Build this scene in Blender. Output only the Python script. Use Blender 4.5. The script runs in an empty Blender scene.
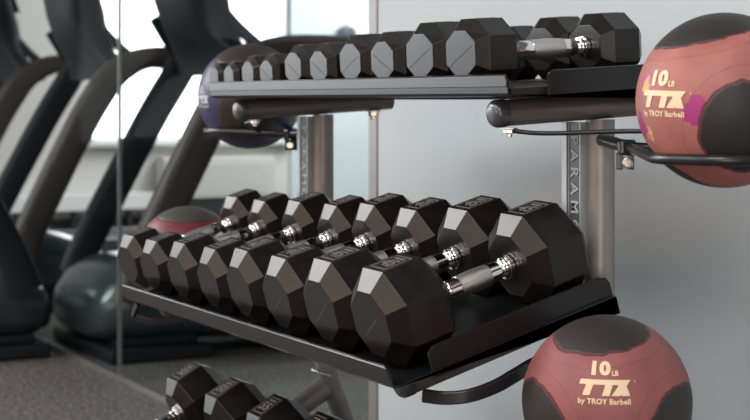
import bpy, bmesh, math, random
from mathutils import Vector, Matrix, Euler

random.seed(4)
C = bpy.context.scene.collection
EYE = 1.05                      # lens height above the floor; rack heights below are written relative to it

# ------------------------------------------------------------------ materials
def newmat(name):
    m = bpy.data.materials.new(name); m.use_nodes = True
    nt = m.node_tree
    b = nt.nodes.get('Principled BSDF')
    return m, nt, b
def setin(b, **k):
    for a, v in k.items():
        b.inputs[a.replace('_', ' ')].default_value = v
def mat(name, col, rough=.5, metal=0., noise=None, bump=None, spec=None, coat=None):
    """noise=(scale, amount) varies the colour; bump=(scale, strength)"""
    m, nt, b = newmat(name)
    b.inputs['Base Color'].default_value = (*col, 1)
    b.inputs['Roughness'].default_value = rough
    b.inputs['Metallic'].default_value = metal
    if spec is not None: b.inputs['Specular IOR Level'].default_value = spec
    if coat: b.inputs['Coat Weight'].default_value = coat; b.inputs['Coat Roughness'].default_value = .15
    tc = nt.nodes.new('ShaderNodeTexCoord')
    if noise:
        n = nt.nodes.new('ShaderNodeTexNoise'); n.inputs['Scale'].default_value = noise[0]; n.inputs['Detail'].default_value = 6
        r = nt.nodes.new('ShaderNodeValToRGB')
        a = noise[1]
        r.color_ramp.elements[0].position = .3; r.color_ramp.elements[1].position = .7
        r.color_ramp.elements[0].color = tuple(c*(1-a) for c in col)+(1,)
        r.color_ramp.elements[1].color = tuple(min(1, c*(1+a)) for c in col)+(1,)
        nt.links.new(tc.outputs['Object'], n.inputs['Vector']); nt.links.new(n.outputs['Fac'], r.inputs['Fac'])
        nt.links.new(r.outputs['Color'], b.inputs['Base Color'])
    if bump:
        n = nt.nodes.new('ShaderNodeTexNoise'); n.inputs['Scale'].default_value = bump[0]; n.inputs['Detail'].default_value = 4
        bp = nt.nodes.new('ShaderNodeBump'); bp.inputs['Strength'].default_value = bump[1]; bp.inputs['Distance'].default_value = .002
        nt.links.new(tc.outputs['Object'], n.inputs['Vector']); nt.links.new(n.outputs['Fac'], bp.inputs['Height'])
        nt.links.new(bp.outputs['Normal'], b.inputs['Normal'])
    return m
def emis(name, col, s):
    m, nt, b = newmat(name)
    b.inputs['Base Color'].default_value = (*col, 1)
    b.inputs['Emission Color'].default_value = (*col, 1); b.inputs['Emission Strength'].default_value = s
    return m

def rubber():
    m, nt, b = newmat('black_rubber')
    L = nt.links.new
    tc = nt.nodes.new('ShaderNodeTexCoord')
    n = nt.nodes.new('ShaderNodeTexNoise'); n.inputs['Scale'].default_value = 38; n.inputs['Detail'].default_value = 7; n.inputs['Roughness'].default_value = .65
    L(tc.outputs['Object'], n.inputs['Vector'])
    r = nt.nodes.new('ShaderNodeValToRGB')
    r.color_ramp.elements[0].position = .3; r.color_ramp.elements[0].color = (.0045, .0034, .0028, 1)
    r.color_ramp.elements[1].position = .75; r.color_ramp.elements[1].color = (.0135, .0095, .0074, 1)
    L(n.outputs['Fac'], r.inputs['Fac']); L(r.outputs['Color'], b.inputs['Base Color'])
    mr = nt.nodes.new('ShaderNodeMapRange'); mr.inputs['To Min'].default_value = .27; mr.inputs['To Max'].default_value = .35; b.inputs['Specular IOR Level'].default_value = .42
    L(n.outputs['Fac'], mr.inputs['Value']); L(mr.outputs['Result'], b.inputs['Roughness'])
    n2 = nt.nodes.new('ShaderNodeTexNoise'); n2.inputs['Scale'].default_value = 420; n2.inputs['Detail'].default_value = 2
    L(tc.outputs['Object'], n2.inputs['Vector'])
    bp = nt.nodes.new('ShaderNodeBump'); bp.inputs['Strength'].default_value = .07; bp.inputs['Distance'].default_value = .001
    L(n2.outputs['Fac'], bp.inputs['Height']); L(bp.outputs['Normal'], b.inputs['Normal'])
    return m
M_RUB = rubber()
M_SEAM = mat('mould_line', (.006, .006, .006), .6)
M_SEAM2 = mat('pale_mould_line', (.10, .095, .09), .5)
M_MARK = mat('highlit_marking_rubber', (.16, .15, .14), .42)  # pale tone paints the highlights on the embossed black rubber
M_CHROME = mat('chrome', (.78, .76, .74), .12, 1., bump=(60, .05))
def knurl():
    m, nt, b = newmat('knurled_chrome'); L = nt.links.new
    b.inputs['Base Color'].default_value = (.62, .59, .56, 1); b.inputs['Metallic'].default_value = 1; b.inputs['Roughness'].default_value = .36
    tc = nt.nodes.new('ShaderNodeTexCoord'); h = []
    for s in (1, -1):
        mp = nt.nodes.new('ShaderNodeMapping'); mp.inputs['Rotation'].default_value = (0, s*.0, s*.7)
        w = nt.nodes.new('ShaderNodeTexWave'); w.inputs['Scale'].default_value = 190
        L(tc.outputs['Object'], mp.inputs['Vector']); L(mp.outputs['Vector'], w.inputs['Vector']); h.append(w)
    a = nt.nodes.new('ShaderNodeMath'); a.operation = 'MULTIPLY'
    L(h[0].outputs['Fac'], a.inputs[0]); L(h[1].outputs['Fac'], a.inputs[1])
    bp = nt.nodes.new('ShaderNodeBump'); bp.inputs['Strength'].default_value = .7; bp.inputs['Distance'].default_value = .0006
    L(a.outputs[0], bp.inputs['Height']); L(bp.outputs['Normal'], b.inputs['Normal'])
    return m
M_KNURL = knurl()
M_TRAY = mat('satin_black_powdercoat', (.008, .008, .009), .30, .0, bump=(300, .04), spec=.4)
M_MAT = mat('black_shelf_liner', (.010, .010, .010), .6)
M_POST = mat('grey_metallic_paint', (.25, .228, .215), .42, .35, noise=(30, .06))
M_TUBE = mat('dark_tube_paint', (.15, .125, .112), .38, .35)
M_CAP = mat('plastic_end_cap', (.05, .052, .056), .28, 0, coat=.3)
M_PLATE = mat('dark_brand_strip', (.035, .04, .043), .4)
M_PEDGE = mat('brushed_strip_edge', (.34, .36, .37), .4, .5)
M_LET = mat('pale_lettering', (.30, .31, .30), .5)
M_RING = mat('black_ring_coating', (.022, .022, .024), .28, .2)
M_BOLT = mat('zinc_bolt', (.55, .50, .42), .3, 1.)
M_WELD = mat('weld_bead', (.5, .52, .52), .25, 1.)
M_WALL = mat('painted_wall', (.455, .505, .54), .75, noise=(2.5, .02), bump=(180, .05))
M_WALL2 = mat('far_wall_paint', (.72, .70, .67), .8, noise=(2, .03))
M_BLUEWALL = mat('pale_blue_wall_paint', (.66, .73, .76), .8, noise=(2, .02))
M_TRIM = mat('grey_edge_trim', (.22, .215, .21), .4, .4)
M_RAIL = mat('brushed_rail', (.50, .50, .49), .35, .9)
M_WHITE = mat('white_enamel', (.88, .89, .89), .45)
M_SILL = mat('white_sill_paint', (.72, .74, .73), .5)
M_BEIGE = mat('beige_cabinet', (.62, .63, .58), .6)
M_DARKB = mat('dark_baseboard', (.025, .03, .035), .5)
M_SKY = emis('bright_outdoor_glare', (.96, .985, 1.0), 3.0)

def floor_mat():
    m, nt, b = newmat('speckled_rubber_floor'); L = nt.links.new
    tc = nt.nodes.new('ShaderNodeTexCoord')
    n = nt.nodes.new('ShaderNodeTexNoise'); n.inputs['Scale'].default_value = 60; n.inputs['Detail'].default_value = 5; n.inputs['Roughness'].default_value = .7
    n3 = nt.nodes.new('ShaderNodeTexNoise'); n3.inputs['Scale'].default_value = 3; n3.inputs['Detail'].default_value = 4
    for q in (n, n3): L(tc.outputs['Object'], q.inputs['Vector'])
    r = nt.nodes.new('ShaderNodeValToRGB')
    r.color_ramp.elements[0].position = .36; r.color_ramp.elements[0].color = (.020, .019, .018, 1)
    r.color_ramp.elements[1].position = .70; r.color_ramp.elements[1].color = (.36, .32, .29, 1)
    e = r.color_ramp.elements.new(.5); e.color = (.085, .078, .072, 1)
    L(n.outputs['Fac'], r.inputs['Fac'])
    mx = nt.nodes.new('ShaderNodeMixRGB'); mx.blend_type = 'MULTIPLY'; mx.inputs['Fac'].default_value = .3
    L(r.outputs['Color'], mx.inputs['Color1']); L(n3.outputs['Fac'], mx.inputs['Color2']); L(mx.outputs['Color'], b.inputs['Base Color'])
    b.inputs['Roughness'].default_value = .62
    bp = nt.nodes.new('ShaderNodeBump'); bp.inputs['Strength'].default_value = .3; bp.inputs['Distance'].default_value = .002
    L(n.outputs['Fac'], bp.inputs['Height']); L(bp.outputs['Normal'], b.inputs['Normal'])
    return m
M_FLOOR = floor_mat()

def glass_mat():
    m, nt, b = newmat('clear_mirror_stand_in'); L = nt.links.new  # clear stand-in for mirror glass; the built reflections show through
    nt.nodes.remove(b)
    out = nt.nodes['Material Output']
    t = nt.nodes.new('ShaderNodeBsdfTransparent'); t.inputs['Color'].default_value = (.93, .955, .95, 1)
    g = nt.nodes.new('ShaderNodeBsdfGlossy'); g.inputs['Roughness'].default_value = .02
    mx = nt.nodes.new('ShaderNodeMixShader'); mx.inputs['Fac'].default_value = .005
    L(t.outputs[0], mx.inputs[1]); L(g.outputs[0], mx.inputs[2]); L(mx.outputs[0], out.inputs['Surface'])
    return m
M_GLASS = glass_mat()

# ------------------------------------------------------------------ mesh helpers
def obj(name, bm, mats, parent=None, smooth=False, bevel=0., seg=2, angle=35):
    bmesh.ops.recalc_face_normals(bm, faces=bm.faces[:])
    me = bpy.data.meshes.new(name); bm.to_mesh(me); bm.free()
    if not isinstance(mats, (list, tuple)): mats = [mats]
    for m in mats: me.materials.append(m)
    o = bpy.data.objects.new(name, me); C.objects.link(o)
    finish(o, parent, smooth, bevel, seg, angle)
    return o
def finish(o, parent, smooth, bevel, seg=2, angle=35):
    if parent is not None: o.parent = parent
    me = o.data
    if bevel:
        md = o.modifiers.new('bevel', 'BEVEL'); md.width = bevel; md.segments = seg; md.limit_method = 'ANGLE'; md.angle_limit = math.radians(angle)
    if smooth:
        for p in me.polygons: p.use_smooth = True
        try: me.set_sharp_from_angle(angle=math.radians(smooth if smooth > 1 else 40))
        except Exception: pass
def empty(name, label, cat, loc=(0, 0, 0), rot=(0, 0, 0), group=None):
    o = bpy.data.objects.new(name, None); C.objects.link(o); o.location = loc; o.rotation_euler = rot
    o.empty_display_size = .1
    o['label'] = label; o['category'] = cat
    if group: o['group'] = group
    return o
def tag(o, label, cat, group=None):
    o['label'] = label; o['category'] = cat
    if group: o['group'] = group
    return o
def struct(o):
    o['kind'] = 'structure'; return o

def add_box(bm, c, s, rot=None, mi=0):
    vs = []
    for dx in (-.5, .5):
        for dy in (-.5, .5):
            for dz in (-.5, .5):
                v = Vector((dx*s[0], dy*s[1], dz*s[2]))
                if rot is not None: v = rot @ v
                vs.append(bm.verts.new(v+Vector(c)))
    for f in ((0, 1, 3, 2), (4, 6, 7, 5), (0, 4, 5, 1), (2, 3, 7, 6), (0, 2, 6, 4), (1, 5, 7, 3)):
        bm.faces.new([vs[i] for i in f]).material_index = mi
def frame_of(d):
    d = d.normalized(); a = Vector((0, 0, 1)) if abs(d.z) < .95 else Vector((0, 1, 0))
    x = d.cross(a).normalized(); return x, x.cross(d).normalized()*-1
def add_loft(bm, rings, cap=True, mi=0, closed=False):
    """rings: list of lists of points, equal length"""
    R = [[bm.verts.new(p) for p in r] for r in rings]; n = len(R[0])
    k = len(R) if closed else len(R)-1
    for i in range(k):
        a, b = R[i], R[(i+1) % len(R)]
        for j in range(n):
            bm.faces.new((a[j], a[(j+1) % n], b[(j+1) % n], b[j])).material_index = mi
    if cap and not closed:
        bm.faces.new(R[0][::-1]).material_index = mi; bm.faces.new(R[-1]).material_index = mi
def add_tube(bm, pts, r, n=14, closed=False, mi=0):
    pts = [Vector(p) for p in pts]; rings = []; up = None
    for i, p in enumerate(pts):
        if closed: d = pts[(i+1) % len(pts)]-pts[i-1]
        else: d = pts[min(i+1, len(pts)-1)]-pts[max(i-1, 0)]
        d.normalize()
        if up is None: x, up = frame_of(d)
        x = d.cross(up).normalized(); up = x.cross(d).normalized()
        rr = r[i] if isinstance(r, (list, tuple)) else r
        rings.append([p+x*rr*math.cos(2*math.pi*k/n)+up*rr*math.sin(2*math.pi*k/n) for k in range(n)])
    add_loft(bm, rings, True, mi, closed)
def add_lathe(bm, o, d, prof, n=24, mi=0):
    """prof: (t along d, radius, [material])"""
    o = Vector(o); d = Vector(d).normalized(); x, y = frame_of(d); rings = []
    mis = []
    for q in prof:
        t, r = q[0], max(q[1], 1e-4); mis.append(q[2] if len(q) > 2 else mi)
        rings.append([bm.verts.new(o+d*t+x*r*math.cos(2*math.pi*k/n)+y*r*math.sin(2*math.pi*k/n)) for k in range(n)])
    for i in range(len(rings)-1):
        for j in range(n):
            bm.faces.new((rings[i][j], rings[i][(j+1) % n], rings[i+1][(j+1) % n], rings[i+1][j])).material_index = mis[i]
    bm.faces.new(rings[0][::-1]).material_index = mis[0]; bm.faces.new(rings[-1]).material_index = mis[-1]
def smooth_path(pts, n=8):
    pts = [Vector(p) for p in pts]; out = []
    P = [pts[0]*2-pts[1]]+pts+[pts[-1]*2-pts[-2]]
    for i in range(1, len(P)-2):
        for k in range(n):
            t = k/n; a, b, c, d = P[i-1], P[i], P[i+1], P[i+2]
            out.append(.5*((2*b)+(c-a)*t+(2*a-5*b+4*c-d)*t*t+(3*b-a-3*c+d)*t**3))
    out.append(pts[-1]); return out

# text as a bmesh of flat faces (x right, y up, centred)
def text_bm(s, size, bold=0., align='CENTER', shear=0., spacing=1.):
    cu = bpy.data.curves.new('lettering', 'FONT'); cu.body = s; cu.size = size; cu.align_x = align; cu.align_y = 'CENTER'
    cu.offset = bold; cu.shear = shear; cu.space_character = spacing; cu.resolution_u = 3
    o = bpy.data.objects.new('lettering', cu); C.objects.link(o)
    dg = bpy.context.evaluated_depsgraph_get(); dg.update()
    me = bpy.data.meshes.new_from_object(o.evaluated_get(dg))
    bm = bmesh.new(); bm.from_mesh(me)
    bpy.data.objects.remove(o); bpy.data.curves.remove(cu); bpy.data.meshes.remove(me)
    return bm
def merge(dst, src, M=None, mi=0):
    mp = {}
    for v in src.verts: mp[v] = dst.verts.new((M @ v.co) if M is not None else v.co)
    for f in src.faces:
        try: dst.faces.new([mp[v] for v in f.verts]).material_index = mi
        except ValueError: pass
    src.free()
def thicken(bm, vec):
    r = bmesh.ops.extrude_face_region(bm, geom=bm.faces[:])
    for v in [g for g in r['geom'] if isinstance(g, bmesh.types.BMVert)]: v.co += vec

# ------------------------------------------------------------------ dumbbells
TT, AH = .37, .99
STYLE = {'wide': (.42, .645, .645, .99, 1.), 'tall': (.50, .72, .66, .97, 1.05)}   # side-corner height, outer-face scale across / up, height, width
GAP = .26                      # distance between the two shoulder planes along the handle
def octagon(R, y, st, outer=False):
    ts, kx, kz, ah, wd = STYLE[st]
    if not outer: kx = kz = 1.
    return [Vector((a*R*kx*wd, y, b*R*kz*ah)) for a, b in ((-TT, 1), (TT, 1), (1, ts), (1, -ts), (TT, -1), (-TT, -1), (-1, -ts), (-1, ts))]
mesh_cache = {}
def head_mesh(R, s, slash, st):
    key = ('head', round(R, 4), s, slash, st)
    if key in mesh_cache: return mesh_cache[key]
    bm = bmesh.new(); e, b = .31*R, .885*R
    add_loft(bm, [octagon(R, s*(-e), st, True), octagon(R, 0, st), octagon(R, s*b, st), octagon(R, s*(b+e), st, True)])
    # mould line across the outer face: a hair-thin raised bead
    y = -e-.0003 if s > 0 else e+.0003
    L = R*(1.30 if st == 'tall' else .72)
    ang = math.radians((26 if st == 'tall' else 36)*slash)
    if slash: add_box(bm, (0, s*(-e), -.08*R), (L, .0010, R*.016), Matrix.Rotation(-ang, 3, 'Y'), 1)
    bmesh.ops.recalc_face_normals(bm, faces=bm.faces[:])
    me = bpy.data.meshes.new('head'); bm.to_mesh(me); bm.free(); me.materials.append(M_RUB); me.materials.append(M_SEAM if st == 'tall' else M_SEAM2)
    mesh_cache[key] = me; return me
def mark_mesh(R, txt, s):
    key = ('mark', round(R, 4), txt, s)
    if key in mesh_cache: return mesh_cache[key]
    bm = bmesh.new(); w, l = TT*R*1.45, R*.62; cy = s*.44*R
    z = AH*R
    for (cx, cyy, sx, sy) in ((0, cy+l/2, w, .0012), (0, cy-l/2, w, .0012), (w/2, cy, .0012, l), (-w/2, cy, .0012, l)):
        add_box(bm, (cx, cyy, z), (sx, sy, .0014))
    add_box(bm, (0, cy+l*.33, z), (w*.62, R*.05, .0016))
    t = text_bm(txt, R*.42, R*.006); thicken(t, Vector((0, 0, .0008)))
    merge(bm, t, Matrix.Translation((0, cy-l*.08, z)))
    bmesh.ops.recalc_face_normals(bm, faces=bm.faces[:])
    me = bpy.data.meshes.new('raised_marking'); bm.to_mesh(me); bm.free(); me.materials.append(M_MARK)
    mesh_cache[key] = me; return me
def handle_mesh(R, gap):
    key = ('handle', round(R, 4), gap)
    if key in mesh_cache: return mesh_cache[key]
    a, b = .885*R+.31*R, gap-.31*R; Lh = b-a; m = (a+b)/2
    k = .82+.18*min(1, R/.076)
    bm = bmesh.new()
    pr = [(a-.01, .0125*k), (a+.001, .0125*k), (a+.0015, .0185*k), (a+.006, .0185*k), (a+.0065, .0135*k), (a+.010, .0135*k), (a+.0105, .0170*k), (a+.014, .0170*k), (a+.015, .0128*k), (a+.022, .0132*k),
          (a+.025, .0155*k), (a+Lh*.30, .0162*k), (a+Lh*.303, .0168*k, 1), (m, .0182*k, 1), (b-Lh*.303, .0168*k, 1), (b-Lh*.30, .0162*k), (b-.025, .0155*k),
          (b-.022, .0132*k), (b-.015, .0128*k), (b-.014, .0170*k), (b-.0105, .0170*k), (b-.010, .0135*k), (b-.0065, .0135*k), (b-.006, .0185*k), (b-.0015, .0185*k), (b-.001, .0125*k), (b+.01, .0125*k)]
    add_lathe(bm, (0, 0, 0), (0, 1, 0), pr, 28)
    bmesh.ops.recalc_face_normals(bm, faces=bm.faces[:])
    me = bpy.data.meshes.new('handle'); bm.to_mesh(me); bm.free(); me.materials.append(M_CHROME); me.materials.append(M_KNURL)
    mesh_cache[key] = me; return me
def link_mesh(name, me, parent, loc=(0, 0, 0)):
    o = bpy.data.objects.new(name, me); C.objects.link(o); o.parent = parent; o.location = loc; return o
def dumbbell(base, R, tilt, yaw, roll, weight, slash, label, group, st='wide', gap=GAP):
    """base: contact point under the front shoulder of the near head"""
    N = Vector((0, -math.sin(tilt), math.cos(tilt)))
    Mx = Matrix.Rotation(yaw, 3, 'Z') @ Matrix.Rotation(tilt, 3, 'X') @ Matrix.Rotation(roll, 3, 'Y')
    t = empty('dumbbell', label, 'dumbbell', Vector(base)+N*(R*STYLE[st][3]+.0008), Mx.to_euler(), group)
    h1 = link_mesh('head', head_mesh(R, 1, slash, st), t); finish(h1, t, False, .0014, 2, 20)
    link_mesh('raised_marking', mark_mesh(R*STYLE[st][3]/AH, weight, 1), h1)
    h2 = link_mesh('head', head_mesh(R, -1, slash, st), t, (0, gap+.885*R, 0)); finish(h2, t, False, .0014, 2, 20)
    link_mesh('raised_marking', mark_mesh(R*STYLE[st][3]/AH, weight, -1), h2)
    hd = link_mesh('handle', handle_mesh(R, gap), t); finish(hd, t, 35, 0)
    return t

# tier geometry (tilt of each shelf, contact plane)
T1, T2, T3 = .06, .279, .50
def plane_pt(x, y0, z0, t, d): return (x, y0+math.cos(t)*d, EYE+z0+math.sin(t)*d)

ords = ['first', 'second', 'third', 'fourth', 'fifth', 'sixth', 'seventh', 'eighth', 'ninth', 'tenth']
top = [(-2.175, .0557, '25'), (-2.307, .0555, '25'), (-2.438, .0502, '20'), (-2.560, .0500, '20'), (-2.690, .0442, '15'),
       (-2.803, .0444, '15'), (-2.930, .0368, '10'), (-3.024, .0363, '10'), (-3.125, .0316, '5'), (-3.208, .0308, '5')]
seams = [1, 1, -1, 1, -1, -1, -1, 0, 0, 0]
lab_top = ['large black dumbbell at the open near end of the top shelf, handle fully visible',
           'black dumbbell second from the near end of the top shelf, mould line rising right',
           'black dumbbell third from the near end of the top shelf, mould line falling right',
           'black dumbbell fourth from the near end of the top shelf, mould line rising right',
           'mid-sized black dumbbell fifth from the near end of the top shelf',
           'mid-sized black dumbbell fifth from the far end of the top shelf, beside a bigger one',
           'small black dumbbell fourth from the far end of the top shelf',
           'small black dumbbell third from the far end of the top shelf',
           'tiny black dumbbell second from the far end of the top shelf',
           'tiniest black dumbbell at the far left end of the top shelf']
for i, (x, R, w) in enumerate(top):
    d0 = .31*R
    dumbbell(plane_pt(x+.010*R/.056, 1.29, .0190, T1, d0), R, T1, .03, .02, w, seams[i], lab_top[i], 'dumbbells on the top shelf', 'tall', .243)
mid = [(-2.083, -2.097, .0762, '45'), (-2.2525, -2.261, .0757, '45'), (-2.4246, -2.4332, .0702, '40'), (-2.584, -2.588, .0700, '40'), (-2.738, -2.7455, .0645, '35'),
       (-2.8975, -2.9114, .0634, '35'), (-3.062, -3.090, .0588, '30'), (-3.2036, -3.24, .0588, '30')]
lab_mid = ['biggest black octagonal dumbbell at the near end of the middle shelf, handle in full view',
           'big black dumbbell second from the near end of the middle shelf',
           'black dumbbell third from the near end of the middle shelf',
           'black dumbbell fourth from the near end of the middle shelf',
           'black dumbbell fourth from the far end of the middle shelf',
           'black dumbbell third from the far end of the middle shelf',
           'smaller black dumbbell second from the far end of the middle shelf, before the red ball',
           'smaller black dumbbell overhanging the far left end of the middle shelf']
for i, (x, xr, R, w) in enumerate(mid):
    yaw = math.atan2(x-xr, GAP*math.cos(T2))
    dumbbell(plane_pt(x, 1.128, -.394, T2, 0), R, T2, yaw, .04, w, 1, lab_mid[i], 'dumbbells on the middle shelf')
low = [(-3.205, .072, '50'), (-2.985, .072, '50'), (-2.770, .0725, '55'), (-2.575, .0725, '55'), (-2.375, .074, '60'), (-2.175, .074, '60')]
lab_low = ['black dumbbell at the far left end of the bottom shelf, chrome collar showing',
           'black dumbbell second from the far end of the bottom shelf',
           'black dumbbell third from the far end of the bottom shelf',
           'black dumbbell fourth from the far end of the bottom shelf, below the grey frame tube',
           'black dumbbell second from the near end of the bottom shelf, below the frame',
           'black dumbbell at the near end of the bottom shelf, below the frame']
B3 = (1.264-GAP*math.cos(T3), -.718-GAP*math.sin(T3))
for i, (x, R, w) in enumerate(low):
    dumbbell(plane_pt(x, B3[0], B3[1], T3, 0), R, T3, .02, .03, w, 1, lab_low[i], 'dumbbells on the bottom shelf')

# ------------------------------------------------------------------ rack
rack = empty('dumbbell_rack', 'three-tier dumbbell rack with black shelves on grey tubular posts', 'rack', (0, 0, 0))
XN, XF = -2.006, -3.157
def shelf(y0, z0, t, depth, name='shelf', liner=True, xn=XN, xf=XF, lip=.032, notch=.068, drop=0., fx=None):
    """y0,z0: front edge of the pan's upper side"""
    Dv = Vector((0, math.cos(t), math.sin(t))); N = Vector((0, -math.sin(t), math.cos(t))); O = Vector((0, y0, EYE+z0))
    def P(x, d, n): return Vector((x, 0, 0))+O+Dv*d+N*n
    bm = bmesh.new(); th = .0032
    # cross section along the depth: front lip (slightly rolled), pan, rear flange turned down
    prof = [(-.0005, lip), (-.0036, lip-.0006), (-.0048, lip-.0024), (-.0052, .0135), (-.0032, .0125), (-.0032, .003), (-.001, -.0015), (.006, -th), (depth, -th), (depth+.004, -.003), (depth+.004, -.030), (depth+.0005, -.030), (depth, -.002), (depth-.002, 0), (.008, 0), (.001, .003), (-.0005, .007)]
    r = .010
    def ring(x, cut=0.):
        return [P(x, d, min(n, lip-cut)) for d, n in prof]
    add_loft(bm, [ring(xf), ring(xf+.002), ring(xn-r), ring(xn-.004, .003), ring(xn, r)])
    # side flanges at both ends, with rounded top corners, leaving a notch behind the front lip
    for xs, sg in ((fx or xn, 1), (xf, -1)):
        out = []
        h = lip+.0005
        pts = [(notch, -th-drop), (notch, h-.008), (notch+.003, h-.002), (notch+.010, h), (depth-.014, h), (depth-.004, h-.003), (depth+.001, h-.012), (depth+.002, -.028), (depth-.010, -.028), (depth-.022, -th-drop)]
        a = [P(xs, d, n) for d, n in pts]; b = [P(xs+sg*.0035, d, n) for d, n in pts]
        add_loft(bm, [a, b])
        # rolled top edge of the flange
        add_tube(bm, [P(xs-sg*.001, notch+.010, h-.001), P(xs-sg*.001, depth-.014, h-.001)], .0024, 8)
        add_tube(bm, [P(xs+sg*.002, notch, -th), P(xs+sg*.002, notch, h-.008), P(xs+sg*.002, notch+.010, h)], .0022, 8)
    o = obj(name, bm, M_TRAY, rack, 24, 0)
    if liner:
        bm = bmesh.new()
        add_loft(bm, [[P(xn-.004, .006, .0002), P(xn-.004, .006, .0095), P(xn-.004, depth-.004, .0095), P(xn-.004, depth-.004, .0002)],
                      [P(xf+.004, .006, .0002), P(xf+.004, .006, .0095), P(xf+.004, depth-.004, .0095), P(xf+.004, depth-.004, .0002)]])
        obj('shelf_liner', bm, M_MAT, o)
    return o
shelf(1.2795, .0078, T1, .40, xn=-2.010, xf=-3.190)
ct, st = math.cos(T2), math.sin(T2)
shelf(1.128-.050*ct, -.394-.050*st, T2, .397, liner=False, drop=.009, xn=-2.000, fx=-2.008)
ct, st = math.cos(T3), math.sin(T3)
shelf(B3[0]-.050*ct, B3[1]-.050*st, T3, .392, liner=False, xn=-2.02, xf=-3.30)

PX = (-2.084, -3.095); PY = 1.497
def support(x, y0, z0, t, L, r=.0205, m=None):
    Dv = Vector((0, math.cos(t), math.sin(t))); o = Vector((x, y0, EYE+z0))
    bm = bmesh.new(); add_lathe(bm, o, Dv, [(0, r), (L, r)], 28)
    so = obj('support_tube', bm, m or M_TUBE, rack, 35)
    bm = bmesh.new()
    add_lathe(bm, o-Dv*.024, Dv, [(0, r*.35), (.0005, r*.62), (.003, r*.86), (.008, r*1.03), (.013, r*1.06), (.024, r*1.06), (.0245, r)], 28)
    obj('end_cap', bm, M_CAP, so, 50)
    return so
for x in PX:
    support(x, 1.316, -.0195, T1, .345)
    support(x, 1.150, -.417, T2, .345)
    support(x, B3[0]+.01, B3[1]-.024, T3, .52, .0245, M_POST)
# short stubs under the top tubes (threaded feet)
for i, x in enumerate(PX):
    # posts: straight, then sweeping back below the middle shelf to a floor foot
    bm = bmesh.new()
    path = [(x, PY, EYE-.030), (x, PY, EYE-.3), (x, PY, EYE-.50), (x, PY+.006, EYE-.56), (x, PY+.022, EYE-.62), (x, PY+.05, EYE-.69), (x, PY+.16, .04)]
    add_tube(bm, smooth_path(path, 6), .0226, 28)
    post = obj('post', bm, M_POST, rack, 60)
    bm = bmesh.new()
    for k in range(9):      # a lumpy bead where the bottom shelf's tube meets the post
        a = math.radians(-100+100*k/8); q = Vector((x+.0225*math.cos(a), PY+.002+.0225*math.sin(a), EYE-.578-.010*(k/8)**2))
        bmesh.ops.create_icosphere(bm, subdivisions=2, radius=.0060, matrix=Matrix.Translation(q) @ Matrix.Diagonal((1.1, 1., .8, 1)))
    obj('weld', bm, M_WELD, post, 60)
    # brand strip on the front-left of the post
    bm = bmesh.new(); xl, xr_ = x-.054, x-.006
    add_box(bm, ((xl+xr_)/2, PY-.026, EYE-.285), (xr_-xl, .016, .50))
    st_ = obj('brand_strip', bm, [M_PLATE], post, False, .001)
    bm = bmesh.new()
    add_box(bm, (xl+.004, PY-.026, EYE-.285), (.014, .019, .501)); add_box(bm, (xl+.017, PY-.0345, EYE-.285), (.0015, .002, .50))
    add_box(bm, (xr_-.001, PY-.026, EYE-.285), (.003, .018, .501))
    obj('strip_edge', bm, M_PEDGE, st_, False, .0008)
    tb = text_bm('PARAMOUNT', .029, .0005, 'LEFT', 0, 1.55)
    thicken(tb, Vector((0, 0, .0012)))
    bm = bmesh.new()
    # reads downward: text x -> -z, text y -> +x, facing the front (-y)
    Mt = Matrix(((0, 1, 0, x-.022), (0, 0, -1, PY-.0342), (-1, 0, 0, EYE-.055), (0, 0, 0, 1)))
    merge(bm, tb, Mt)
    obj('lettering', bm, M_LET, st_)
    bm = bmesh.new()
    add_box(bm, (x, 1.36, .03), (.06, .86, .05))
    obj('foot', bm, M_POST, rack, False, .006)
# rear crossbar low down between the posts
bm = bmesh.new(); add_tube(bm, [(PX[0], PY+.13, .14), (PX[1], PY+.13, .14)], .02, 20); obj('crossbar', bm, M_POST, rack, 40)
# bolts and nuts under the top shelf's tubes
def nut(p, r=.009, l=.014, parent=rack, d=(0, 0, -1)):
    bm = bmesh.new(); add_lathe(bm, p, d, [(0, r*1.5), (.002, r*1.5), (.0021, r), (l*.6, r), (l*.61, r*.6), (l, r*.55)], 6)
    return obj('bolt', bm, M_BOLT, parent, False, .0006)
nut((PX[0]+.012, 1.318, EYE-.042)); nut((PX[1]+.02, 1.33, EYE-.040)); nut((PX[1], 1.62, EYE-.022), .012, .02)

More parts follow.
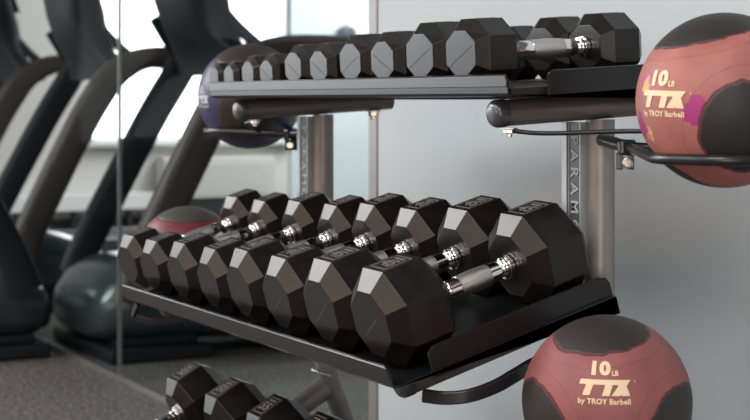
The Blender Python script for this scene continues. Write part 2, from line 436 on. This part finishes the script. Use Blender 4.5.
# ------------------------------------------------------------------ medicine balls
FR = Vector((.4644, .8857, 0)); FF = Vector((-.8857, .4644, 0))
class Frame:
    """side / up / outward axes of a ball's printed face (given by the heading it faces)"""
    def __init__(s, heading):
        s.n = Vector((math.cos(heading), math.sin(heading), 0)); s.up = Vector((0, 0, 1)); s.r = s.up.cross(s.n).normalized()
    def d(s, a, b, c): return (s.r*a+s.up*b+s.n*c).normalized()
def ball_mat(name, col, patches, pcol, seam, smudges=(), rough=.55):
    m, nt, b = newmat(name); L = nt.links.new
    tc = nt.nodes.new('ShaderNodeTexCoord')
    nrm = nt.nodes.new('ShaderNodeVectorMath'); nrm.operation = 'NORMALIZE'; L(tc.outputs['Object'], nrm.inputs[0])
    def noise(sc, det=3):
        n = nt.nodes.new('ShaderNodeTexNoise'); n.inputs['Scale'].default_value = sc; n.inputs['Detail'].default_value = det
        L(tc.outputs['Object'], n.inputs['Vector']); return n.outputs['Fac']
    def math_(op, a, c=None, clamp=False):
        q = nt.nodes.new('ShaderNodeMath'); q.operation = op; q.use_clamp = clamp
        for i, v in enumerate((a, c)):
            if v is None: continue
            if isinstance(v, (int, float)): q.inputs[i].default_value = v
            else: L(v, q.inputs[i])
        return q.outputs[0]
    wob = math_('MULTIPLY', math_('SUBTRACT', noise(38), .5), .07)
    base = nt.nodes.new('ShaderNodeValToRGB')
    base.color_ramp.elements[0].position = .25; base.color_ramp.elements[1].position = .8
    base.color_ramp.elements[0].color = tuple(c*.78 for c in col)+(1,); base.color_ramp.elements[1].color = tuple(c*1.2 for c in col)+(1,)
    L(noise(22, 8), base.inputs['Fac'])
    cur = base.outputs['Color']; height = None
    def mix(fac, c1, c2):
        q = nt.nodes.new('ShaderNodeMixRGB'); L(fac, q.inputs['Fac']); L(c1, q.inputs['Color1'])
        if isinstance(c2, tuple): q.inputs['Color2'].default_value = (*c2, 1)
        else: L(c2, q.inputs['Color2'])
        return q.outputs['Color']
    def dot(ax):
        q = nt.nodes.new('ShaderNodeVectorMath'); q.operation = 'DOT_PRODUCT'; L(nrm.outputs[0], q.inputs[0]); q.inputs[1].default_value = ax
        return q.outputs['Value']
    def step(v, lo, hi):
        q = nt.nodes.new('ShaderNodeMapRange'); q.interpolation_type = 'SMOOTHSTEP'; q.inputs['From Min'].default_value = lo; q.inputs['From Max'].default_value = hi
        L(v, q.inputs['Value']); return q.outputs['Result']
    for ax, deg, c in smudges:
        cs = math.cos(math.radians(deg)); cur = mix(step(math_('ADD', dot(ax), wob), cs-.004, cs+.004), cur, c)
    hs = None
    for ax, deg in patches:
        cs = math.cos(math.radians(deg)); dd = math_('ADD', dot(ax), wob)
        band = step(dd, cs-.030, cs-.022); cur = mix(band, cur, seam)
        cur = mix(step(dd, cs-.012, cs-.004), cur, pcol)
        e0 = cs-.13; g2 = math_('MULTIPLY', step(dd, e0-.006, e0), math_('SUBTRACT', 1., step(dd, e0+.003, e0+.009)))
        mf = math_('MULTIPLY', g2, .30); cur = mix(mf, cur, seam)
        g = math_('MULTIPLY', step(dd, cs-.03, cs-.02), math_('SUBTRACT', 1., step(dd, cs-.012, cs)))
        hs = g if hs is None else math_('MAXIMUM', hs, g)
    L(cur, b.inputs['Base Color']); b.inputs['Roughness'].default_value = rough
    # woven surface
    wv = nt.nodes.new('ShaderNodeTexVoronoi'); wv.inputs['Scale'].default_value = 420; L(tc.outputs['Object'], wv.inputs['Vector'])
    hh = math_('SUBTRACT', math_('MULTIPLY', wv.outputs['Distance'], .5), math_('MULTIPLY', hs, 2.2))
    bp = nt.nodes.new('ShaderNodeBump'); bp.inputs['Strength'].default_value = .35; bp.inputs['Distance'].default_value = .0012
    L(hh, bp.inputs['Height']); L(bp.outputs['Normal'], b.inputs['Normal'])
    return m
M_PRINT = mat('cream_print', (.80, .60, .40), .6)
M_PRINT2 = mat('faded_pale_print', (.42, .42, .50), .6)
def italic_T(x, w, h, st, sh):
    pts = [(x, h), (x+w, h), (x+w, h*.68), (x+w*.5+st/2, h*.68), (x+w*.5+st/2, 0), (x+w*.5-st/2, 0), (x+w*.5-st/2, h*.68), (x, h*.68)]
    return [(px+py*sh, py) for px, py in pts]
def logo_bm(s):
    """two slanted joined T's and an X, then the line under it; s = overall width in metres"""
    bm = bmesh.new(); h = .27; sh = .32
    def poly(pts):
        f = bm.faces.new([bm.verts.new((px, py, 0)) for px, py in pts]); return f
    poly(italic_T(-.52, .40, h, .13, sh)); poly(italic_T(-.155, .36, h, .13, sh))
    for pts in ([(.14, 0), (.29, 0), (.50, h), (.35, h)], [(.14+.09, h), (.29+.09, h), (.50-.03, 0), (.35-.03, 0)]):
        poly([(px-.02+ (0 if False else 0), py) for px, py in pts])
    for v in bm.verts: v.co.y -= .06
    merge(bm, text_bm('10', .32, .018, spacing=1.08), Matrix.Translation((-.10, .40, 0)) @ Matrix.Diagonal((1.25, 1, 1, 1)))
    merge(bm, text_bm('LB', .12, .004), Matrix.Translation((.20, .32, 0)))
    merge(bm, text_bm('by TROY Barbell', .125, .004, spacing=1.05), Matrix.Translation((.0, -.16, 0)))
    merge(bm, text_bm('R', .05, .0), Matrix.Translation((.56, .18, 0)))
    for v in bm.verts: v.co *= s
    return bm
def wrap(bm, R, fr, a0, b0, lift=.0007, roll=0.):
    bmesh.ops.triangulate(bm, faces=bm.faces[:])
    for _ in range(2):
        es = [e for e in bm.edges if e.calc_length() > .004]
        if es: bmesh.ops.subdivide_edges(bm, edges=es, cuts=1)
        bmesh.ops.triangulate(bm, faces=bm.faces[:])
    cr, sr = math.cos(roll), math.sin(roll)
    for v in bm.verts:
        x, y = v.co.x*cr-v.co.y*sr, v.co.x*sr+v.co.y*cr
        a, b = a0+x/R, b0+y/R
        v.co = (fr.n*math.cos(b)*math.cos(a)+fr.r*math.sin(a)*math.cos(b)+fr.up*math.sin(b))*(R+lift)
    return bm
def ball(c, R, m, label, group, prints, pm=M_PRINT):
    bm = bmesh.new(); bmesh.ops.create_uvsphere(bm, u_segments=64, v_segments=40, radius=R)
    for v in bm.verts:   # worn, not perfectly round
        n = v.co.normalized(); v.co *= 1+.006*math.sin(3*n.x+2*n.z)*math.cos(2.5*n.y)
    o = obj('medicine_ball', bm, m, None, 80); o.location = (c[0], c[1], EYE+c[2])
    tag(o, label, 'medicine ball', group)
    for b_ in prints: obj('printing', b_, pm, o)
    return o
RB = .12
PINK = (.36, .125, .11); BLK = (.020, .017, .016)
def head_for(c): return math.atan2(-c[1], -c[0])     # the printed face looks along the aisle
UN = (-1.7185, 1.4413, -.0003); f1 = Frame(head_for(UN))
m1 = ball_mat('pink_black_ball_skin', PINK, [(f1.d(-.22, .96, .15), 37), (f1.d(.27, -.33, .9), 30), (f1.d(-.6, -.95, -.2), 30), (f1.d(.2, -.3, -1), 34)], BLK, (.10, .03, .035),
              [(f1.d(-.26, -.14, .95), 10.5, (.36, .03, .17)), (f1.d(-.84, .16, .45), 7.5, (.33, .06, .16)), (f1.d(-.85, .12, .47), 4.2, (.70, .36, .10)), (f1.d(-.85, -.33, .38), 6, (.65, .36, .18)), (f1.d(-.93, -.3, .3), 9, (.28, .03, .13))])
ball(UN, RB, m1, 'pink and black medicine ball in the ring beside the near end of the top shelf', 'medicine balls in rack rings',
     [wrap(logo_bm(.084), RB, f1, -.76, -.035, roll=-.03)])
LN = (-1.8595, 1.3469, -.4257); f2 = Frame(head_for(LN))
m2 = ball_mat('dusky_pink_ball_skin', (.27, .085, .082), [(f2.d(-.08, .97, .25), 32), (f2.d(-.85, -.3, .45), 33), (f2.d(.85, -.3, .45), 33), (f2.d(0, -.5, -1), 34)], (.024, .019, .017), (.10, .022, .03))
ball(LN, RB, m2, 'dusky pink medicine ball with black cap below the near end of the middle shelf', 'medicine balls in rack rings',
     [wrap(logo_bm(.080), RB, f2, -.03, .27, roll=0)])
UF = (-3.371, 1.446, .009); f3 = Frame(head_for(UF))
m3 = ball_mat('navy_ball_skin', (.035, .035, .095), [(f3.d(.1, .9, .2), 46), (f3.d(-.05, -.30, .95), 33), (f3.d(.9, 0, .2), 30)], (.040, .028, .024), (.06, .045, .06), rough=.4)
ball(UF, RB, m3, 'navy blue medicine ball behind the far end of the top shelf', 'medicine balls in rack rings',
     [wrap(logo_bm(.066), RB, f3, -1.15, -.10)], M_PRINT2)
LF = (-3.44, 1.320, -.362); f4 = Frame(head_for(LF))
m4 = ball_mat('red_ball_skin', (.17, .032, .038), [(f4.d(.0, .985, .12), 33), (f4.d(-.8, -.5, .4), 32), (f4.d(.8, -.5, .4), 32)], (.065, .060, .050), (.08, .02, .02), rough=.45)
ball(LF, RB, m4, 'red medicine ball with grey cap behind the far end of the middle shelf', 'medicine balls in rack rings', [])

# rings that carry the balls: parts of the rack
def ring(c, dz, attach, grip):
    """attach: point on the post, grip: where the loop is clamped to its arm"""
    cx, cy, cz = c[0], c[1], EYE+c[2]+dz
    g = Vector(grip); rr = math.sqrt(max(RB*RB-dz*dz, 1e-4))+.0085
    dx, dy = g.x-cx, g.y-cy; dist = math.hypot(dx, dy); th = math.atan2(dy, dx)
    op = math.acos(min(.98, rr/max(dist, rr*1.05)))+.12
    pts = [g]
    n = 44
    for k in range(n+1):
        a = th+op+(2*math.pi-2*op)*k/n
        pts.append(Vector((cx+rr*math.cos(a), cy+rr*math.sin(a), cz)))
    bm = bmesh.new(); add_tube(bm, pts, .0078, 12, True)
    ro = obj('ball_ring', bm, M_RING, rack, 60)
    a = Vector(attach); d = g-a; dn = d.normalized()
    bm = bmesh.new(); add_tube(bm, [a, g-dn*.006], .0098, 18); obj('ring_arm', bm, M_RING, ro, 40)
    rot = Matrix.Rotation(math.atan2(dn.y, dn.x), 3, 'Z')
    bm = bmesh.new()
    add_box(bm, g+Vector((0, 0, -.001)), (.018, .026, .024), rot)
    obj('clamp', bm, M_RING, ro, False, .004)
    for q in (-.009, .009):
        bm = bmesh.new(); add_box(bm, g+rot @ Vector((-.006, q, 0))+Vector((0, 0, -.022)), (.022, .0045, .026), rot)
        obj('clamp_plate', bm, M_RING, ro, False, .003)
    s_ = -FF; p = g-FF*.012+Vector((0, 0, -.024))-dn*.002
    bm = bmesh.new(); add_lathe(bm, p-s_*.012, s_, [(0, .0085), (.018, .0085), (.0185, .0068), (.021, .0062), (.0211, .003), (.019, .0028)], 18)
    obj('bolt', bm, M_BOLT, ro, 40)
    return ro
ring(UN, -.078, (PX[0]+.018, PY-.010, EYE-.062), (-1.968, 1.462, EYE-.070))
ring(UF, -.078, (PX[1]-.018, PY-.010, EYE-.070), (-3.190, 1.462, EYE-.074))
ring(LN, -.078, (PX[0]+.018, PY-.010, EYE-.49), (-2.008, 1.330, EYE-.478))
ring(LF, -.085, (PX[1]-.018, PY-.010, EYE-.45), (-3.250, 1.380, EYE-.450))
# curved braces from the front of each support tube out to the rings
def brace(pts, r):
    bm = bmesh.new(); add_tube(bm, smooth_path(pts, 8), r, 12); return obj('ring_brace', bm, M_RING, rack, 60)
brace([(PX[0]+.012, 1.318, EYE-.046), (-2.03, 1.36, EYE-.050), (-1.93, 1.46, EYE-.046), (-1.84, 1.53, EYE-.052), (UN[0]-.06, UN[1]+.075, EYE-.080)], .0035)
def flatbrace(pts, w, h):
    bm = bmesh.new(); P = smooth_path(pts, 8); rings = []
    for i, p in enumerate(P):
        d = (P[min(i+1, len(P)-1)]-P[max(i-1, 0)]).normalized(); s = d.cross(Vector((0, 0, 1))).normalized(); u = s.cross(d)
        rings.append([p+s*w+u*h, p-s*w+u*h, p-s*w-u*h, p+s*w-u*h])
    add_loft(bm, rings); return obj('ring_brace', bm, M_RING, rack, False, .002)
flatbrace([(-2.052, 1.155, EYE-.434), (-2.029, 1.18, EYE-.436), (-2.010, 1.21, EYE-.432), (-2.003, 1.25, EYE-.421), (-2.010, 1.29, EYE-.408), (-2.034, 1.345, EYE-.397), (-2.075, 1.44, EYE-.388)], .006, .0095)
flatbrace([(-3.15, 1.10, EYE-.420), (-3.17, 1.10, EYE-.448), (-3.14, 1.14, EYE-.458), (-3.10, 1.20, EYE-.445)], .004, .006)
flatbrace([(PX[1]-.005, 1.335, EYE-.045), (PX[1]-.05, 1.34, EYE-.050), (UF[0]+.10, UF[1]-.02, EYE-.071)], .004, .003)

# ------------------------------------------------------------------ the room
GY = 1.936
def sbox(name, lo, hi, m, bevel=0, parent=None):
    bm = bmesh.new(); add_box(bm, [(a+b)/2 for a, b in zip(lo, hi)], [b-a for a, b in zip(lo, hi)])
    o = obj(name, bm, m, parent, False, bevel)
    if parent is None: struct(o)
    return o
sbox('floor', (-12.2, -7, -.1), (3.5, 8.5, 0), M_FLOOR)
sbox('wall_back', (-3.695, GY, 0), (3.5, GY+.12, 2.9), M_WALL)
# clear panes stand in for a mirror, butted at a seam; reflections built behind
XS, XL, XR = -5.772, -8.2, -3.72
win = sbox('window_1', (XS+.003, GY+.002, .02), (XR, GY+.012, 2.9), M_GLASS)
win2 = sbox('window_2', (XL, GY+.002, .02), (XS-.003, GY+.012, 2.9), M_GLASS)
sbox('trim_1', (-3.722, GY-.004, 0), (-3.675, GY+.13, 2.9), M_TRIM, .002)
sbox('trim_2', (XL, GY-.003, 0.001), (-3.722, GY+.016, .020), M_RAIL)
sbox('trim_3', (XS-.003, GY, .02), (XS+.003, GY+.014, 2.9), M_RAIL)
# end wall with windows
EX = -12.
wy = [(-6.3, -3.3), (-2.9, .2), (3.78, 5.47)]  # last opening lies in the mirror image built behind the pane
zs, zt = .73, 2.35
edges = [-7.]+[v for p in wy for v in p]+[8.5]
k = 0
bm = bmesh.new()
add_box(bm, (EX-.1, .75, zs/2), (.2, 15.5, zs)); add_box(bm, (EX-.1, .75, (zt+2.9)/2), (.2, 15.5, 2.9-zt))
for i in range(0, len(edges)-2, 2):
    a, b = edges[i], edges[i+1]
    add_box(bm, (EX-.1, (a+b)/2, (zs+zt)/2), (.2, b-a, zt-zs))
struct(obj('wall_left', bm, M_WALL2))
sbox('wall_left.001', (EX, 5.50, 0), (EX+.02, 8.5, 2.9), M_BLUEWALL)
for n, (a, b) in enumerate(wy):
    w = bpy.data.objects.new('window_%d' % (n+3), None); 
    bm = bmesh.new(); add_box(bm, (EX-.12, (a+b)/2, (zs+zt)/2), (.01, b-a, zt-zs))
    w = struct(obj('window_%d' % (n+3), bm, M_SKY))
    bm = bmesh.new()
    for y in (a+.02, b-.02): add_box(bm, (EX-.05, y, (zs+zt)/2), (.1, .04, zt-zs))
    add_box(bm, (EX-.05, (a+b)/2, zs+.015), (.1, b-a, .03)); add_box(bm, (EX-.05, (a+b)/2, zt-.02), (.1, b-a, .04))
    obj('window_frame', bm, M_WHITE, w)
    bm = bmesh.new(); add_box(bm, (EX+.03, (a+b)/2, zs-.02), (.16, b-a+.1, .035)); obj('window_sill', bm, M_SILL, w, False, .004)
sbox('baseboard_left', (EX, -7, 0), (EX+.02, 8.5, .14), M_DARKB)
# long low white box running under the windows, dark gap below
def panel(y0, y1, label):
    t = empty('baseboard_panel', label, 'panel', (EX+.09, (y0+y1)/2, 0))  # plain white box low on the wall, on dark brackets
    bm = bmesh.new(); add_box(bm, (0, 0, .27), (.14, y1-y0, .13)); obj('casing', bm, M_WHITE, t, False, .01)
    for y in (-(y1-y0)/2+.2, 0, (y1-y0)/2-.2):
        bm = bmesh.new(); add_box(bm, (0, y, .105), (.08, .03, .20)); obj('bracket', bm, M_DARKB, t)
panel(3.0, 4.28, 'long white baseboard heater under the bright window in the built mirror image')
t = empty('radiator_cabinet', 'beige radiator cabinet under the far window in the built mirror image', 'radiator', (EX+.12, 4.80, 0))
bm = bmesh.new(); add_box(bm, (0, 0, .44), (.20, .95, .32)); obj('casing', bm, M_BEIGE, t, False, .01)
bm = bmesh.new()
for i in range(7): add_box(bm, (.103, 0, .33+i*.035), (.01, .85, .012))
obj('grille', bm, M_SILL, t)
bm = bmesh.new(); add_box(bm, (0, 0, .14), (.16, .85, .28)); obj('plinth', bm, M_DARKB, t)
# small pale fixture on the far wall
t = empty('wall_fixture', 'small pale fixture with dark fittings on the far blue wall of the built mirror image', 'fixture', (EX+.06, 6.10, 1.62))
bm = bmesh.new(); add_box(bm, (0, 0, 0), (.07, .22, .16)); add_box(bm, (.02, .20, .06), (.06, .22, .12)); obj('housing', bm, M_WHITE, t, False, .02)
bm = bmesh.new(); add_lathe(bm, (0, -.13, -.02), (1, 0, 0), [(0, .07), (.10, .065), (.11, .04)], 16); M_SLATE = mat('slate_plastic', (.03, .05, .08), .4); obj('dark_fitting', bm, M_SLATE, t, 40)
bm = bmesh.new(); add_lathe(bm, (0, .13, -.07), (1, 0, 0), [(0, .05), (.09, .04)], 16)
obj('dark_fitting', bm, M_SLATE, t, 40)

# ------------------------------------------------------------------ treadmills
M_TBLK = mat('treadmill_black', (.007, .010, .015), .55, 0, noise=(5, .2), spec=.3)
M_TBRN = mat('treadmill_charcoal_brown', (.060, .048, .043), .42, .1)
M_THOOD = mat('treadmill_hood_grey', (.050, .068, .074), .26, .35, coat=.3)
M_TBELT = mat('treadmill_belt', (.010, .010, .010), .75)
M_TRAIL = mat('treadmill_side_rail', (.10, .105, .11), .45, .4)
M_SCR = mat('console_screen', (.02, .028, .036), .15, 0, coat=.5)
def rect_ring(x, w, p, d, th):
    """rectangle section centred at p=(y,z), width w along x, thickness th perpendicular to d=(dy,dz)"""
    L = math.hypot(*d); n = (-d[1]/L, d[0]/L)
    c = [(-1, -1), (1, -1), (1, 1), (-1, 1)]
    pts = []
    for k in range(12):
        a = 2*math.pi*(k+.5)/12; ca, sa = math.cos(a), math.sin(a)
        sx = math.copysign(abs(ca)**.5, ca)*w/2; sn = math.copysign(abs(sa)**.5, sa)*th/2
        pts.append(Vector((x+sx, p[0]+n[0]*sn, p[1]+n[1]*sn)))
    return pts
def sweep(bm, x, w, path, th):
    P = path; rings = []
    for i, p in enumerate(P):
        q0, q1 = P[max(i-1, 0)], P[min(i+1, len(P)-1)]
        rings.append(rect_ring(x(i) if callable(x) else x, w, p, (q1[0]-q0[0], q1[1]-q0[1]), th[i] if isinstance(th, list) else th))
    add_loft(bm, rings)
def path2(pts, n=6): return [(v.y, v.z) for v in smooth_path([(0, a, b) for a, b in pts], n)]
tm_mesh = {}
def treadmill(x, y, rot, label, group):
    t = empty('treadmill', label, 'treadmill', (x, y, 0), (0, 0, rot), group)
    def part(name, build, m, smooth=False, bevel=0, parent=None):
        key = name+str(len([k for k in tm_used if k.startswith(name)]))
        tm_used.append(key)
        if key in tm_mesh:
            o = bpy.data.objects.new(name, tm_mesh[key]); C.objects.link(o); o.parent = parent or t
            if bevel:
                md = o.modifiers.new('bevel', 'BEVEL'); md.width = bevel; md.segments = 2; md.limit_method = 'ANGLE'
            return o
        bm = bmesh.new(); build(bm); o = obj(name, bm, m, parent or t, smooth, bevel); tm_mesh[key] = o.data; return o
    tm_used = []
    def hood(bm):
        rings = []
        for yy, w, zb, zt_ in ((-.10, .50, .12, .20), (-.085, .62, .09, .27), (-.04, .72, .07, .34), (.06, .78, .05, .395), (.20, .80, .05, .405), (.36, .82, .05, .36), (.50, .82, .05, .28), (.58, .82, .06, .22)):
            zc, hh = (zb+zt_)/2, (zt_-zb)/2; r = []
            for k in range(24):
                a = 2*math.pi*k/24; ca, sa = math.cos(a), math.sin(a)
                r.append(Vector((math.copysign(abs(ca)**.6, ca)*w/2, yy, zc+math.copysign(abs(sa)**.75, sa)*hh)))
            rings.append(r)
        add_loft(bm, rings)
    part('motor_hood', hood, M_THOOD, 60)
    part('base_plate', lambda bm: (add_box(bm, (0, .16, .030), (.80, .44, .055)), add_box(bm, (0, .16, .075), (.70, .34, .04))), M_TBLK, False, .012)
    def deck(bm):
        add_box(bm, (0, 1.2, .15), (.68, 1.35, .06))
    d = part('deck', deck, M_TBLK, False, .01)
    part('running_belt', lambda bm: add_box(bm, (0, 1.22, .186), (.52, 1.32, .012)), M_TBELT, False, .004, d)
    for s in (-1, 1): part('side_rail', lambda bm: add_box(bm, (s*.37, 1.22, .14), (.09, 1.42, .13)), M_TRAIL, False, .015)
    # dark upright on the left, brown arched upright flowing into the handrail on the right
    pl = path2([(.04, .28), (.12, .46), (.38, .94), (.54, 1.20), (.58, 1.30)])
    part('upright', lambda bm: sweep(bm, -.40, .08, pl, .135), M_TBLK, 50)
    pr = path2([(.02, .24), (.10, .46), (.30, .86), (.42, 1.07), (.52, 1.19), (.66, 1.262), (.86, 1.275), (1.08, 1.26)])
    n = len(pr)
    part('upright', lambda bm: sweep(bm, .41, .08, pr, [.15-.045*max(0, min(1, (i/n-.45)/.3)) for i in range(n)]), M_TBRN, 50)
    pr2 = path2([(.54, 1.20), (.66, 1.262), (.86, 1.275), (1.08, 1.26)])
    part('handrail', lambda bm: sweep(bm, -.40, .065, pr2, .07), M_TBRN, 50)
    # console: a broad tilted board on a tapering neck
    def cons(bm):
        rings = []
        for z, w, yc, th in ((1.16, .84, .54, .08), (1.22, .80, .55, .12), (1.30, .60, .50, .16), (1.38, .50, .46, .20), (1.50, .52, .43, .22), (1.70, .64, .38, .16), (1.92, .74, .33, .08), (1.98, .68, .31, .04)):
            r = []
            for k in range(20):
                a = 2*math.pi*k/20; ca, sa = math.cos(a), math.sin(a)
                r.append(Vector((math.copysign(abs(ca)**.5, ca)*w/2, yc+math.copysign(abs(sa)**.6, sa)*th/2, z)))
            rings.append(r)
        add_loft(bm, rings)
    c = part('console', cons, M_TBLK, 50)
    part('screen', lambda bm: add_box(bm, (0, .455, 1.74), (.50, .02, .34), Matrix.Rotation(.36, 3, 'X')), M_SCR, False, .008, c)
    part('cup_holder', lambda bm: add_lathe(bm, (-.20, .64, 1.17), (0, .1, 1), [(0, .03), (.01, .045), (.12, .05), (.125, .042), (.03, .036)], 18), M_TBLK, 50, 0, c)
    part('cup_holder', lambda bm: add_lathe(bm, (.20, .64, 1.17), (0, .1, 1), [(0, .03), (.01, .045), (.12, .05), (.125, .042), (.03, .036)], 18), M_TBLK, 50, 0, c)
    # front-facing grab bar stubs
    part('grip', lambda bm: add_tube(bm, smooth_path([(-.39, .54, 1.22), (-.37, .46, 1.33), (-.36, .40, 1.42)], 5), .026, 12), M_TBLK, 60, 0, c)
    part('grip', lambda bm: add_tube(bm, smooth_path([(.30, .66, 1.25), (.22, .54, 1.38), (.16, .42, 1.56)], 5), .026, 12), M_TBLK, 60, 0, c)
    return t
G = 'mirror images of treadmills built in a row behind the pane'  # treadmill reflections, built as objects behind the clear pane
treadmill(-6.49, 2.07, 0, 'built mirror image of a black treadmill with round grey hood left of the dumbbells', G)
treadmill(-8.15, 2.07, 0, 'built mirror image of a black treadmill, its brown handrail crossing the pane seam', G)
treadmill(-9.80, 2.07, 0, 'built mirror image of a black treadmill, at the far left edge', G)
treadmill(-6.79, 1.80, math.pi, 'black treadmill with wide base plate at the left edge, this side of the glass', 'treadmill before the glass')

# ------------------------------------------------------------------ light
def area(name, loc, target, sx, sy, power, col=(1, 1, 1)):
    l = bpy.data.lights.new(name, 'AREA'); l.shape = 'RECTANGLE'; l.size = sx; l.size_y = sy; l.energy = power; l.color = col
    o = bpy.data.objects.new(name, l); C.objects.link(o); o.location = loc
    o.rotation_euler = (Vector(target)-Vector(loc)).to_track_quat('-Z', 'Y').to_euler(); return o
area('ceiling_and_fill_light', (-6.6, -1.6, 2.85), (-6.0, -1.0, 0), 3.2, 2.4, 260, (1, .97, .94))
area('ceiling_and_fill_light', (-2.6, -1.2, 2.85), (-2.6, .6, .6), 2.4, .8, 46, (1, .97, .94))
area('ceiling_and_fill_light', (-.2, -.4, 2.85), (-.9, 1.9, .5), 1.4, 1.0, 52, (1, .96, .93))  # added fill for the back wall, not a known fitting
area('ceiling_and_fill_light', (-9.8, 6.2, 2.85), (-11.5, 4.6, .8), 3, 2.0, 150, (1, 1, 1))  # added fill to brighten the walls behind the clear pane
area('added_side_fill', (1.6, -1.4, 1.1), (-2.0, 1.4, .6), 1.6, 1.6, 26, (1, .96, .92))  # added fill brightening the shelf tubes and lower right wall
area('low_side_fill', (1.0, -.3, .7), (-1.0, 1.93, .55), .8, .8, 11, (1, .93, .86))  # added fill that lifts the lower right of the back wall
area('front_bounce_fill', (-2.4, -4.6, 2.0), (-2.4, 1.2, 1.0), 6.5, 1.8, 110, (1, .78, .62))  # added area light imitating bounce from the unbuilt opposite wall
area('window_daylight', (-11.8, -3.2, 1.55), (-2, 1.2, 1.1), 5.5, 1.6, 160, (.90, .95, 1))
w = bpy.data.worlds.new('world'); bpy.context.scene.world = w; w.use_nodes = True
bg = w.node_tree.nodes['Background']; bg.inputs['Color'].default_value = (.86, .92, 1, 1); bg.inputs['Strength'].default_value = .13

# ------------------------------------------------------------------ camera
cd = bpy.data.cameras.new('camera'); cam = bpy.data.objects.new('camera', cd); C.objects.link(cam)
cam.location = (0, 0, EYE); cam.rotation_euler = (math.pi/2, 0, math.radians(62.329))
cd.sensor_width = 36; cd.lens = 36*1600/750; cd.shift_y = -109.5/750; cd.clip_start = .05
cd.dof.use_dof = True; cd.dof.focus_distance = 2.45; cd.dof.aperture_fstop = 7.0
bpy.context.scene.camera = cam
bpy.context.scene.view_settings.view_transform = 'Standard'
